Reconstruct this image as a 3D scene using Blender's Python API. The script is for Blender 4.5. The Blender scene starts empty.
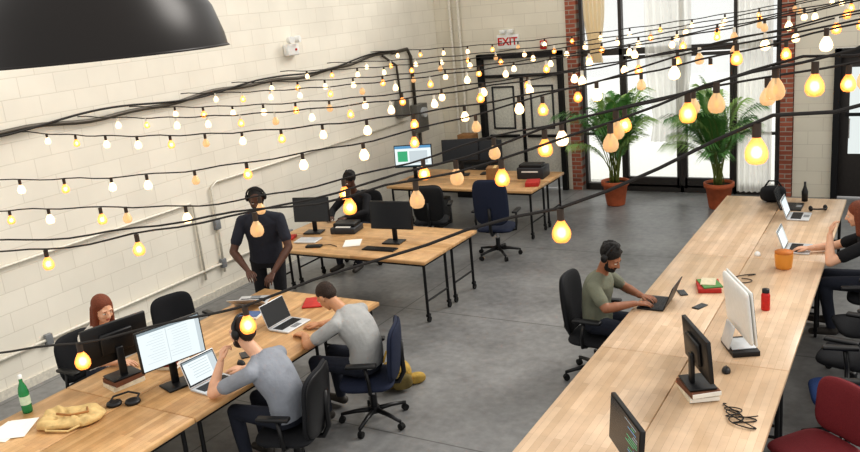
import bpy, bmesh, math, random
import numpy as np
from mathutils import Vector, Matrix, Euler
random.seed(7)
V=Vector
# ---------------------------------------------------------------- materials
def lin(c):
    o=[]
    for v in c:
        v/=255.0
        o.append(v/12.92 if v<=.04045 else ((v+.055)/1.055)**2.4)
    return (o[0],o[1],o[2],1)
MATS={}
def pm(name,col,rough=.6,metal=0,var=.12,scale=30,bump=.0,emit=0,spec=.5,bscale=None):
    if name in MATS:return MATS[name]
    m=bpy.data.materials.new(name);m.use_nodes=True;nt=m.node_tree;b=nt.nodes['Principled BSDF']
    c=lin(col);b.inputs['Roughness'].default_value=rough;b.inputs['Metallic'].default_value=metal
    b.inputs['Specular IOR Level'].default_value=spec
    tc=nt.nodes.new('ShaderNodeTexCoord');n=nt.nodes.new('ShaderNodeTexNoise');n.inputs['Scale'].default_value=scale;n.inputs['Detail'].default_value=4
    nt.links.new(tc.outputs['Object'],n.inputs['Vector'])
    r=nt.nodes.new('ShaderNodeValToRGB');r.color_ramp.elements[0].position=.3;r.color_ramp.elements[1].position=.7
    r.color_ramp.elements[0].color=(c[0]*(1-var),c[1]*(1-var),c[2]*(1-var),1)
    r.color_ramp.elements[1].color=(min(1,c[0]*(1+var)),min(1,c[1]*(1+var)),min(1,c[2]*(1+var)),1)
    nt.links.new(n.outputs['Fac'],r.inputs['Fac']);nt.links.new(r.outputs['Color'],b.inputs['Base Color'])
    if bump:
        n2=nt.nodes.new('ShaderNodeTexNoise');n2.inputs['Scale'].default_value=bscale or scale;n2.inputs['Detail'].default_value=3
        nt.links.new(tc.outputs['Object'],n2.inputs['Vector'])
        bp=nt.nodes.new('ShaderNodeBump');bp.inputs['Strength'].default_value=bump;bp.inputs['Distance'].default_value=.02
        nt.links.new(n2.outputs['Fac'],bp.inputs['Height']);nt.links.new(bp.outputs['Normal'],b.inputs['Normal'])
    if emit:
        nt.links.new(r.outputs['Color'],b.inputs['Emission Color']);b.inputs['Emission Strength'].default_value=emit
    MATS[name]=m;return m
def vecmap(nt,axes,rot=0):
    g=nt.nodes.new('ShaderNodeNewGeometry');s=nt.nodes.new('ShaderNodeSeparateXYZ');c=nt.nodes.new('ShaderNodeCombineXYZ')
    nt.links.new(g.outputs['Position'],s.inputs[0])
    nt.links.new(s.outputs[axes[0]],c.inputs[0]);nt.links.new(s.outputs[axes[1]],c.inputs[1])
    return c.outputs[0],g.outputs['Position']
def brickmat(name,axes,c1,c2,mortar,w,h,ms,rough=.6,bump=.3,var=.1,nscale=4,spec=.5):
    m=bpy.data.materials.new(name);m.use_nodes=True;nt=m.node_tree;b=nt.nodes['Principled BSDF'];b.inputs['Roughness'].default_value=rough
    b.inputs['Specular IOR Level'].default_value=spec
    v,pos=vecmap(nt,axes)
    br=nt.nodes.new('ShaderNodeTexBrick');nt.links.new(v,br.inputs['Vector'])
    br.inputs['Scale'].default_value=1;br.inputs['Brick Width'].default_value=w;br.inputs['Row Height'].default_value=h
    br.inputs['Mortar Size'].default_value=ms;br.inputs['Mortar Smooth'].default_value=.3
    br.inputs['Color1'].default_value=lin(c1);br.inputs['Color2'].default_value=lin(c2);br.inputs['Mortar'].default_value=lin(mortar)
    n=nt.nodes.new('ShaderNodeTexNoise');n.inputs['Scale'].default_value=nscale;n.inputs['Detail'].default_value=8
    nt.links.new(pos,n.inputs['Vector'])
    mr=nt.nodes.new('ShaderNodeMapRange');mr.inputs['From Min'].default_value=.3;mr.inputs['From Max'].default_value=.7
    mr.inputs['To Min'].default_value=1-var;mr.inputs['To Max'].default_value=1+var
    nt.links.new(n.outputs['Fac'],mr.inputs['Value'])
    mx=nt.nodes.new('ShaderNodeVectorMath');mx.operation='SCALE'
    nt.links.new(br.outputs['Color'],mx.inputs[0]);nt.links.new(mr.outputs[0],mx.inputs['Scale'])
    nt.links.new(mx.outputs[0],b.inputs['Base Color'])
    bp=nt.nodes.new('ShaderNodeBump');bp.inputs['Strength'].default_value=bump;bp.inputs['Distance'].default_value=.02;bp.invert=True
    ad=nt.nodes.new('ShaderNodeMath');ad.operation='MULTIPLY_ADD';ad.inputs[1].default_value=.25
    nt.links.new(n.outputs['Fac'],ad.inputs[0]);nt.links.new(br.outputs['Fac'],ad.inputs[2])
    nt.links.new(ad.outputs[0],bp.inputs['Height']);nt.links.new(bp.outputs['Normal'],b.inputs['Normal'])
    MATS[name]=m;return m
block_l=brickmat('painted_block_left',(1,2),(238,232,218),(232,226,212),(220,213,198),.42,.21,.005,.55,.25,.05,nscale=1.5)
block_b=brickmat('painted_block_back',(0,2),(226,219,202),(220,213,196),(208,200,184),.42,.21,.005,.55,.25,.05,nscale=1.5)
brick=brickmat('red_brick',(0,2),(168,98,76),(140,78,60),(165,150,138),.21,.075,.01,.8,.5,.15)
wood_x=brickmat('butcher_block_x',(0,1),(212,172,124),(186,144,98),(152,112,74),.75,.045,.0008,.35,.03,.13,nscale=9)
wood_y=brickmat('butcher_block_y',(1,0),(212,172,124),(186,144,98),(152,112,74),.75,.045,.0008,.35,.03,.13,nscale=9)
wood_p=brickmat('pale_butcher_block',(1,0),(222,194,164),(204,174,142),(168,136,106),.8,.05,.0008,.3,.03,.10,nscale=6)
def concrete():
    m=bpy.data.materials.new('polished_concrete');m.use_nodes=True;nt=m.node_tree;b=nt.nodes['Principled BSDF']
    v,pos=vecmap(nt,(0,1))
    n=nt.nodes.new('ShaderNodeTexNoise');n.inputs['Scale'].default_value=.8;n.inputs['Detail'].default_value=10;n.inputs['Roughness'].default_value=.7
    n2=nt.nodes.new('ShaderNodeTexNoise');n2.inputs['Scale'].default_value=12;n2.inputs['Detail'].default_value=6
    nt.links.new(pos,n.inputs['Vector']);nt.links.new(pos,n2.inputs['Vector'])
    a=nt.nodes.new('ShaderNodeMath');a.operation='MULTIPLY_ADD';a.inputs[1].default_value=.4
    nt.links.new(n2.outputs['Fac'],a.inputs[0]);nt.links.new(n.outputs['Fac'],a.inputs[2])
    r=nt.nodes.new('ShaderNodeValToRGB');e=r.color_ramp.elements
    e[0].position=.48;e[0].color=lin((106,106,106));e[1].position=.95;e[1].color=lin((156,156,155))
    nt.links.new(a.outputs[0],r.inputs['Fac'])
    br=nt.nodes.new('ShaderNodeTexBrick');br.offset=0;nt.links.new(v,br.inputs['Vector'])
    br.inputs['Scale'].default_value=1;br.inputs['Brick Width'].default_value=2.6;br.inputs['Row Height'].default_value=2.6;br.inputs['Mortar Size'].default_value=.008
    br.inputs['Color1'].default_value=(1,1,1,1);br.inputs['Color2'].default_value=(.95,.95,.95,1);br.inputs['Mortar'].default_value=(.5,.5,.5,1)
    mx=nt.nodes.new('ShaderNodeMix');mx.data_type='RGBA';mx.blend_type='MULTIPLY';mx.inputs[0].default_value=1
    nt.links.new(r.outputs['Color'],mx.inputs[6]);nt.links.new(br.outputs['Color'],mx.inputs[7])
    nt.links.new(mx.outputs[2],b.inputs['Base Color'])
    mr=nt.nodes.new('ShaderNodeMapRange');mr.inputs['To Min'].default_value=.25;mr.inputs['To Max'].default_value=.5
    nt.links.new(n.outputs['Fac'],mr.inputs['Value']);nt.links.new(mr.outputs[0],b.inputs['Roughness'])
    return m
conc=concrete()
def emitmat(name,col,st):
    m=bpy.data.materials.new(name);m.use_nodes=True;nt=m.node_tree;b=nt.nodes['Principled BSDF']
    b.inputs['Base Color'].default_value=(0.02,.02,.02,1);b.inputs['Emission Color'].default_value=lin(col);b.inputs['Emission Strength'].default_value=st
    b.inputs['Roughness'].default_value=.25
    MATS[name]=m;return m
def glassmat(name,col,tr,emit=0,ecol=(255,180,90),rough=.05):
    m=bpy.data.materials.new(name);m.use_nodes=True;nt=m.node_tree
    b=nt.nodes['Principled BSDF'];b.inputs['Base Color'].default_value=lin(col);b.inputs['Roughness'].default_value=rough
    if emit:
        b.inputs['Emission Color'].default_value=lin(ecol);b.inputs['Emission Strength'].default_value=emit
    t=nt.nodes.new('ShaderNodeBsdfTransparent');t.inputs[0].default_value=lin(tuple(255-(255-c)*.35 for c in col))
    mx=nt.nodes.new('ShaderNodeMixShader');mx.inputs[0].default_value=tr
    nt.links.new(b.outputs[0],mx.inputs[1]);nt.links.new(t.outputs[0],mx.inputs[2])
    nt.links.new(mx.outputs[0],nt.nodes['Material Output'].inputs[0])
    MATS[name]=m;return m
def clothtrans(name,col,tr):
    m=bpy.data.materials.new(name);m.use_nodes=True;nt=m.node_tree;nt.nodes.remove(nt.nodes['Principled BSDF'])
    d=nt.nodes.new('ShaderNodeBsdfDiffuse');d.inputs[0].default_value=lin(col);t=nt.nodes.new('ShaderNodeBsdfTranslucent');t.inputs[0].default_value=lin(col)
    x=nt.nodes.new('ShaderNodeBsdfTransparent');a=nt.nodes.new('ShaderNodeMixShader');a.inputs[0].default_value=.6;c=nt.nodes.new('ShaderNodeMixShader');c.inputs[0].default_value=tr
    nt.links.new(d.outputs[0],a.inputs[1]);nt.links.new(t.outputs[0],a.inputs[2]);nt.links.new(a.outputs[0],c.inputs[1]);nt.links.new(x.outputs[0],c.inputs[2])
    nt.links.new(c.outputs[0],nt.nodes['Material Output'].inputs[0]);MATS[name]=m;return m
black=pm('black_metal',(24,24,26),.45,.3)
blackp=pm('black_plastic',(22,22,24),.4)
darkg=pm('dark_grey_plastic',(52,53,56),.5)
grey=pm('grey_plastic',(130,132,134),.5)
silver=pm('brushed_aluminium',(214,216,218),.4,.4,.04)
white=pm('white_plastic',(236,236,232),.4,0,.03)
paper=pm('paper',(240,238,230),.8,0,.03)
chrome=pm('chrome',(190,190,190),.2,.9)
fab_bk=pm('black_mesh_fabric',(26,27,31),.85,0,.2,200,.2)
fab_nv=pm('navy_fabric',(30,38,60),.85,0,.15,150,.2)
fab_bl=pm('blue_fabric',(32,60,110),.85,0,.15,150,.2)
fab_rd=pm('maroon_fabric',(118,36,42),.8,0,.15,150,.2)
terra=pm('terracotta',(184,100,64),.75,0,.12,12,.2)
soil=pm('soil',(50,36,26),.95,0,.3,60,.5)
leafm=pm('palm_leaf',(80,126,64),.5,0,.35,3)
leafm2=pm('palm_leaf_light',(140,170,98),.5,0,.3,3)
stemm=pm('palm_stem',(110,120,60),.6)
framem=pm('dark_window_frame',(54,50,48),.5)
rubber=pm('rubber',(20,20,20),.8)
brownm=pm('lamp_enamel',(24,18,15),.35,.2,.1,8)
lampin=pm('lamp_inner_enamel',(225,220,205),.4)
cable=pm('black_cable',(30,24,20),.6)
conduitw=pm('painted_conduit',(222,216,202),.5,.1)
conduitd=pm('steel_conduit',(92,86,78),.5,.5)
red=pm('red_plastic',(196,40,34),.45);redbook=pm('red_cover',(186,52,44),.6)
tan=pm('tan_canvas',(214,184,128),.85,0,.15,20,.5)
yel=pm('mustard_canvas',(176,146,74),.85,0,.2,20,.5)
# ---------------------------------------------------------------- builder
class B:
    def __init__(s):s.v=[];s.f=[];s.m=[];s.sm=[];s.mats=[];s.M=Matrix.Identity(4)
    def mi(s,m):
        if m not in s.mats:s.mats.append(m)
        return s.mats.index(m)
    def add(s,vs,fs,mat,sm=False):
        o=len(s.v);i=s.mi(mat)
        for v in vs:s.v.append(s.M@V(v))
        for f in fs:s.f.append([o+k for k in f]);s.m.append(i);s.sm.append(sm)
    def box(s,c,sz,mat,rot=None,bev=0,seg=2):
        bm=bmesh.new();bmesh.ops.create_cube(bm,size=1)
        for v in bm.verts:v.co=V((v.co.x*sz[0],v.co.y*sz[1],v.co.z*sz[2]))
        if bev:bmesh.ops.bevel(bm,geom=list(bm.edges),offset=bev,segments=seg,profile=.5,affect='EDGES')
        R=Euler(rot).to_matrix() if rot else Matrix.Identity(3)
        bm.verts.index_update()
        vs=[R@v.co+V(c) for v in bm.verts];fs=[[v.index for v in f.verts] for f in bm.faces];bm.free()
        s.add(vs,fs,mat,bool(bev))
    def ring(s,c,ax,r,n):
        ax=V(ax).normalized();a=ax.orthogonal().normalized();b=ax.cross(a)
        return [V(c)+(a*math.cos(2*math.pi*i/n)+b*math.sin(2*math.pi*i/n))*r for i in range(n)]
    def cyl(s,p0,p1,r,mat,r1=None,n=14,cap=True):
        p0=V(p0);p1=V(p1);r1=r if r1 is None else r1;ax=p1-p0
        vs=s.ring(p0,ax,r,n)+s.ring(p1,ax,r1,n)
        fs=[[i,(i+1)%n,n+(i+1)%n,n+i] for i in range(n)]
        s.add(vs,fs,mat,True)
        if cap:s.add(vs,[list(range(n))[::-1],list(range(n,2*n))],mat,False)
    def tube(s,pts,r,mat,n=8,r1=None):
        pts=[V(p) for p in pts];vs=[];N=len(pts);a=None
        for i,p in enumerate(pts):
            t=(pts[min(i+1,N-1)]-pts[max(i-1,0)]).normalized()
            if a is None:a=t.orthogonal().normalized()
            a=(a-t*a.dot(t)).normalized();b=t.cross(a)
            rr=r if r1 is None else r+(r1-r)*i/(N-1)
            vs+=[p+(a*math.cos(2*math.pi*k/n)+b*math.sin(2*math.pi*k/n))*rr for k in range(n)]
        fs=[[i*n+k,i*n+(k+1)%n,(i+1)*n+(k+1)%n,(i+1)*n+k] for i in range(N-1) for k in range(n)]
        fs+=[list(range(n))[::-1],[(N-1)*n+k for k in range(n)]]
        s.add(vs,fs,mat,True)
    def lathe(s,prof,c,mat,n=24,ax=None,sm=True):
        vs=[];c=V(c)
        for r,z in prof:
            for k in range(n):
                a=2*math.pi*k/n;vs.append(c+V((r*math.cos(a),r*math.sin(a),z)))
        fs=[[i*n+k,i*n+(k+1)%n,(i+1)*n+(k+1)%n,(i+1)*n+k] for i in range(len(prof)-1) for k in range(n)]
        s.add(vs,fs,mat,sm)
    def ell(s,c,r,mat,n=14,m=9):
        vs=[];c=V(c)
        for j in range(m+1):
            t=math.pi*j/m
            for k in range(n):
                a=2*math.pi*k/n;vs.append(c+V((r[0]*math.sin(t)*math.cos(a),r[1]*math.sin(t)*math.sin(a),-r[2]*math.cos(t))))
        s.add(vs,[[i*n+k,i*n+(k+1)%n,(i+1)*n+(k+1)%n,(i+1)*n+k] for i in range(m) for k in range(n)],mat,True)
    def pad(s,c,w,h,t,mat,curve=0,rot=None,e=5,n=36,curve2=0):
        R=Euler(rot).to_matrix() if rot else Matrix.Identity(3)
        rs=[0.0001,.35,.65,.85,.94,.985,1];seq=[(r,-1) for r in rs]+[(r,1) for r in rs[::-1][1:]]
        vs=[]
        for r,sd in seq:
            for k in range(n):
                a=2*math.pi*k/n;ca,sa=math.cos(a),math.sin(a)
                x=math.copysign(abs(ca)**(2/e),ca)*w/2*r;z=math.copysign(abs(sa)**(2/e),sa)*h/2*r
                y=sd*t/2*math.sqrt(max(0,1-r**6))+curve*(x/(w/2))**2+curve2*(z/(h/2))**2
                vs.append(R@V((x,y,z))+V(c))
        L=len(seq)
        s.add(vs,[[i*n+k,i*n+(k+1)%n,(i+1)*n+(k+1)%n,(i+1)*n+k] for i in range(L-1) for k in range(n)],mat,True)
    def quad(s,p,mat):s.add(p,[[0,1,2,3]],mat)
    def obj(s,name,loc=(0,0,0),rz=0,parent=None):
        me=bpy.data.meshes.new(name);me.from_pydata([tuple(v) for v in s.v],[],s.f)
        for m in s.mats:me.materials.append(m)
        me.polygons.foreach_set('material_index',s.m);me.polygons.foreach_set('use_smooth',s.sm)
        bm=bmesh.new();bm.from_mesh(me);bmesh.ops.recalc_face_normals(bm,faces=bm.faces);bm.to_mesh(me);bm.free()
        me.update();o=bpy.data.objects.new(name,me);bpy.context.collection.objects.link(o)
        o.location=loc;o.rotation_euler=(0,0,rz)
        if parent:o.parent=parent
        return o
def face(dx,dy):return math.atan2(-dx,dy)
# ---------------------------------------------------------------- room
XW=-7.9;YB=13.87;HT=4.8
b=B();b.box((-2.2,6.6,-.05),(11.8,15.6,.1),conc);b.obj('floor')
b=B();b.box((XW-.1,6.6,HT/2),(.2,15.6,HT),block_l);b.obj('wall_left')
def bw(x0,x1,z0,z1,mat=block_b,dy=0):
    b=B();b.box(((x0+x1)/2,YB+.15+dy,(z0+z1)/2),(x1-x0,.3,z1-z0),mat);b.obj('wall_back')
bw(XW,-7.07,0,HT);bw(-7.07,-5.41,2.49,HT);bw(-5.41,-5.33,0,HT);bw(-1.68,-1.13,0,HT);bw(-1.13,.01,2.29,HT);bw(.01,3.5,0,HT)
b=B();b.box((-5.23,YB+.13,HT/2),(.18,.34,HT),brick);b.obj('brick_pillar')
b=B();b.box((-1.78,YB+.13,HT/2),(.18,.34,HT),brick);b.obj('brick_pillar')
b=B();b.box((-7.47,YB-.01,.05),(.8,.02,.1),conduitw);b.obj('baseboard_back')
b=B();b.box((XW+.012,6.5,.05),(.02,14,.1),conduitw);b.obj('baseboard_left')
doorm=pm('door_paint',(214,210,198),.5);glz=glassmat('window_glass',(240,244,244),.95,rough=.02)
glow_pane=emitmat('glowing_outdoors_pane',(225,232,230),.9)  # emissive door pane; outdoor brightness is put into its own colour
b=B();y=YB
for x in (-7.02,-5.46):b.box((x,y,1.24),(.09,.16,2.48),black)
b.box((-6.24,y,2.44),(1.65,.16,.09),black);b.box((-6.24,y,2.08),(1.5,.1,.05),black);b.box((-6.24,y+.04,1.05),(.05,.06,2.0),black)
b.box((-6.24,y+.06,2.26),(1.5,.03,.32),doorm)
for cx in (-6.62,-5.86):
    b.box((cx,y+.06,1.04),(.70,.05,2.04),doorm,bev=.004)
    b.box((cx,y+.03,1.5),(.40,.02,.75),glz);b.box((cx,y+.028,1.88),(.43,.02,.03),darkg);b.box((cx,y+.028,1.12),(.43,.02,.03),darkg)
    b.box((cx-.21,y+.028,1.5),(.03,.02,.78),darkg);b.box((cx+.21,y+.028,1.5),(.03,.02,.78),darkg)
    b.box((cx,y+.0,.98),(.6,.05,.05),black,bev=.01);b.box((cx,y+.03,.15),(.66,.01,.25),silver)
b.obj('door_1')
mull=[-5.08,-4.4,-3.4,-2.55,-1.92]
for i in range(4):
    b=B();x0,x1=mull[i],mull[i+1];cx=(x0+x1)/2;w=x1-x0
    b.box((x0,YB+.1,HT/2),(.055,.12,HT),framem)
    if i==3:b.box((x1,YB+.1,HT/2),(.055,.12,HT),framem)
    b.box((cx,YB+.1,2.4),(w,.12,.10),framem);b.box((cx,YB+.1,HT-.04),(w,.12,.08),framem);b.box((cx,YB+.1,.06),(w,.12,.12),framem)
    b.box((cx,YB+.12,3.6),(w-.07,.01,2.3),glz);b.box((cx,YB+.12,1.2),(w-.07,.01,2.2),glz)
    if i in(1,2):
        for xx in (x0+.06,x1-.06):b.box((xx,YB+.08,1.2),(.05,.08,2.25),framem)
        b.box((cx,YB+.08,.17),(w-.1,.08,.16),framem);b.box((cx,YB+.08,2.3),(w-.1,.08,.05),framem)
        b.cyl((x1-.12,YB-.0,.9),(x1-.12,YB-.0,1.25),.012,chrome)
        b.cyl((x1-.12,YB-.0,.93),(x1-.12,YB+.08,.93),.01,chrome);b.cyl((x1-.12,YB-.0,1.22),(x1-.12,YB+.08,1.22),.01,chrome)
    else:b.box((cx,YB+.1,1.0),(w,.08,.04),framem)
    b.obj('window_%d'%(i+1))
b=B()
for x in (-1.08,-.04):b.box((x,YB,1.14),(.09,.16,2.28),black)
b.box((-.56,YB,2.23),(1.1,.16,.1),black);b.box((-.56,YB+.06,1.1),(1.0,.05,2.15),framem,bev=.004)
b.box((-.56,YB+.02,1.35),(.7,.03,1.3),glow_pane);b.box((-.56,YB-.0,1.3),(.8,.04,.05),black);b.cyl((-.9,YB-.06,.95),(-.9,YB-.06,1.25),.012,chrome)
b.box((-.9,YB-.03,.97),(.02,.08,.02),chrome);b.box((-.9,YB-.03,1.23),(.02,.08,.02),chrome)
b.obj('door_2')
cur=clothtrans('sheer_curtain',(252,250,244),.3);curt=clothtrans('cream_curtain',(244,232,208),.0)
def curtain(name,x0,x1,z0,z1,y,mat,amp=.04,waves=7,pinch=None):
    b=B();n=60;m=14;vs=[]
    for j in range(m+1):
        z=z0+(z1-z0)*j/m
        for i in range(n+1):
            u=i/n;x=x0+(x1-x0)*u
            if pinch:
                k=1-pinch*math.exp(-((z-z0)/(z1-z0)-.12)**2/.03);x=(x0+x1)/2+(x-(x0+x1)/2)*k
            vs.append((x,y+amp*math.sin(u*waves*2*math.pi+j*.08),z))
    b.add(vs,[[j*(n+1)+i,j*(n+1)+i+1,(j+1)*(n+1)+i+1,(j+1)*(n+1)+i] for j in range(m) for i in range(n)],mat,True)
    b.cyl((x0-.05,y,z1),(x1+.05,y,z1),.015,black)
    return b.obj(name)
curtain('curtain',-4.98,-4.6,2.25,4.3,YB-.12,curt,.05,5,.4)
curtain('sheer_curtain',-2.5,-1.98,.08,3.9,YB-.1,cur,.04,6)
curtain('sheer_curtain',-3.95,-3.2,.9,3.9,YB-.1,cur,.04,6,.3)
# exit sign
b=B();b.box((-6.42,YB-.03,2.69),(.42,.06,.25),white,bev=.008);b.box((-6.42,YB-.01,2.85),(.1,.04,.1),white)
b.box((-6.5,YB-.08,2.87),(.09,.08,.07),white,bev=.01);b.box((-6.34,YB-.08,2.87),(.09,.08,.07),white,bev=.01)
es=b.obj('exit_sign')
cu=bpy.data.curves.new('exit_text','FONT');cu.body='EXIT';cu.size=.19;cu.extrude=.003;cu.align_x='CENTER';cu.align_y='CENTER'
o=bpy.data.objects.new('lettering',cu);bpy.context.collection.objects.link(o);o.location=(-6.42,YB-.066,2.69);o.rotation_euler=(math.pi/2,0,0);cu.materials.append(pm('exit_letter_red',(200,24,24),.6));cu.offset=.003
o.parent=es
b=B();b.box((-3,24,-.12),(50,18,.1),pm('pavement',(240,240,236),.9));b.obj('pavement')
# ---------------------------------------------------------------- wall services
b=B()
pts=[(XW+.04,y,2.62+.03*math.sin(y*1.7)+.015*math.sin(y*5)+(.0 if y<9 else (y-9)*.03)) for y in np.linspace(1,12.3,60)]
b.tube(pts,.024,conduitd,8);pts=[(XW+.07,y,2.65+.04*math.sin(y*2.3)+(.0 if y<9 else (y-9)*.03)) for y in np.linspace(1,12.3,80)]
b.tube(pts,.012,cable,6)
b.tube([(XW+.05,12.2,2.72),(XW+.05,12.7,2.74),(XW+.05,12.8,2.6),(XW+.05,12.8,1.75)],.03,conduitd,8)
b.tube([(XW+.05,11.9,2.7),(XW+.05,12.3,2.5),(XW+.05,12.35,1.8)],.02,conduitd,8)
b.obj('wall_conduit')
b=B();b.tube([(XW+.03,y,1.33) for y in (2,5,7.2)]+[(XW+.03,7.25,1.28),(XW+.03,7.25,.3)],.016,conduitw,8)
b.tube([(XW+.03,7.6,.3),(XW+.03,7.6,1.45),(XW+.03,7.7,1.5),(XW+.03,12.5,1.5)],.016,conduitw,8)
b.tube([(XW+.03,2,.42),(XW+.03,9,.42)],.018,conduitw,8)
for y in (4.95,7.6,9.0):b.box((XW+.03,y,.42),(.05,.08,.12),grey,bev=.005)
b.box((XW+.03,7.6,.95),(.05,.09,.13),grey,bev=.005)
b.obj('electrical_conduit')
b=B();b.box((XW+.09,12.85,1.5),(.16,.34,.5),pm('meter_grey',(120,118,112),.5,.3),bev=.01)
b.box((XW+.09,12.3,1.75),(.14,.26,.3),pm('meter_grey',(120,118,112)),bev=.01)
b.cyl((XW+.15,12.85,1.6),(XW+.22,12.85,1.6),.09,silver);b.tube([(XW+.06,12.85,1.3),(XW+.06,12.85,.0)],.03,conduitd,8)
b.obj('electric_meter')
b=B();b.box((XW+.05,9.55,3.02),(.09,.26,.16),white,bev=.015);b.cyl((XW+.09,9.48,3.16),(XW+.16,9.46,3.16),.05,white);b.cyl((XW+.09,9.62,3.16),(XW+.16,9.64,3.16),.05,white)
b.box((XW+.1,9.6,3.02),(.01,.03,.03),red);b.obj('emergency_light')
b=B();b.box((-5.75,YB-.03,2.6),(.11,.06,.15),red,bev=.01);b.cyl((-5.75,YB-.07,2.62),(-5.75,YB-.05,2.62),.035,white);b.obj('fire_alarm')
for i,x in enumerate((-7.55,-7.38)):
    b=B();b.cyl((x,YB-.05,.1),(x,YB-.05,HT),.03,conduitw);b.obj('vertical_pipe')
# ---------------------------------------------------------------- tables
def table(x0,x1,y0,y1,mat,frame=True,name='work_table'):
    cx,cy=(x0+x1)/2,(y0+y1)/2;w=x1-x0-.006;l=y1-y0-.006;b=B()
    b.box((0,0,.73),(w,l,.04),mat,bev=.004,seg=1)
    ix,iy=w/2-.06,l/2-.08
    b.box((0,iy,.69),(2*ix,.03,.04),black);b.box((0,-iy,.69),(2*ix,.03,.04),black)
    b.box((ix,0,.69),(.03,2*iy,.04),black);b.box((-ix,0,.69),(.03,2*iy,.04),black)
    for sx in(-1,1):
        for sy in(-1,1):
            b.cyl((sx*ix,sy*iy,.1),(sx*ix,sy*iy,.7),.017,black,n=10)
            b.cyl((sx*ix-.012,sy*iy+.015,.035),(sx*ix+.012,sy*iy+.015,.035),.035,rubber,n=14)
            b.box((sx*ix,sy*iy+.005,.085),(.035,.05,.03),black)
    if w<l:
        for sy in(-1,1):b.cyl((-ix,sy*iy,.25),(ix,sy*iy,.25),.012,black,n=8)
    else:
        for sx in(-1,1):b.cyl((sx*ix,-iy,.25),(sx*ix,iy,.25),.012,black,n=8)
    return b.obj(name,(cx,cy,0))
for y0,y1 in ((3.35,5.85),(5.85,8.35),(8.35,10.85)):
    table(-2.09,-1.395,y0,y1,wood_p);table(-1.395,-.70,y0,y1,wood_p)
for y0,y1 in ((1.3,3.75),(3.75,6.2)):
    table(-5.88,-5.15,y0,y1,wood_y);table(-5.15,-4.42,y0,y1,wood_y)
table(-7.1,-4.62,7.4,8.05,wood_x);table(-7.1,-4.62,8.05,8.7,wood_x)
table(-7.25,-4.75,10.7,11.35,wood_x);table(-7.25,-4.75,11.35,12.0,wood_x)
T=.7505
# ---------------------------------------------------------------- chairs (faces local +y)
def chair(loc,rz,back=fab_bk,seat=None,bh=.55,bt=1.02,bw_=.46,arms=True,name='office_chair',base=blackp,shell=None):
    seat=seat or back;b=B();shell=shell or base
    for k in range(5):
        a=2*math.pi*k/5+.3;c,s_=math.cos(a),math.sin(a)
        b.tube([(.03*c,.03*s_,.115),(.16*c,.16*s_,.105),(.3*c,.3*s_,.08)],.024,base,8,.015)
        b.cyl((.3*c-.012*s_,.3*s_+.012*c,.03),(.3*c+.012*s_,.3*s_-.012*c,.03),.03,rubber,n=12)
        b.cyl((.3*c-.028*s_,.3*s_+.028*c,.03),(.3*c-.014*s_,.3*s_+.014*c,.03),.029,rubber,n=12)
        b.cyl((.3*c,.3*s_,.05),(.3*c,.3*s_,.09),.01,base,n=8)
    b.cyl((0,0,.09),(0,0,.15),.045,base);b.cyl((0,0,.14),(0,0,.26),.03,base);b.cyl((0,0,.25),(0,0,.38),.018,chrome)
    b.box((0,0,.375),(.26,.24,.03),base,bev=.01)
    b.pad((0,.02,.42),.5,.48,.075,seat,rot=(math.pi/2,0,0),e=4.5,curve=-.015)
    b.tube([(0,-.08,.37),(0,-.24,.37),(0,-.29,.46),(0,-.285,.62),(0,-.29,.75)],.022,base,8)
    zc=bt-bh/2
    b.pad((0,-.25,zc),bw_,bh,.06,back,curve=.045,rot=(.1,0,0),e=4,curve2=.012)
    b.pad((0,-.275,zc),bw_*.96,bh*.96,.03,shell,curve=.045,rot=(.1,0,0),e=4,curve2=.012)
    if arms:
        for sx in(-1,1):
            b.tube([(sx*.2,-.02,.375),(sx*.285,-.03,.40),(sx*.295,-.03,.5),(sx*.29,-.01,.64)],.016,base,8)
            b.box((sx*.29,.02,.655),(.07,.26,.03),base,bev=.012,seg=3)
    return b.obj(name,loc,rz)
FX=face(1,0);FXm=face(-1,0);FY=0;FYm=math.pi
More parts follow.
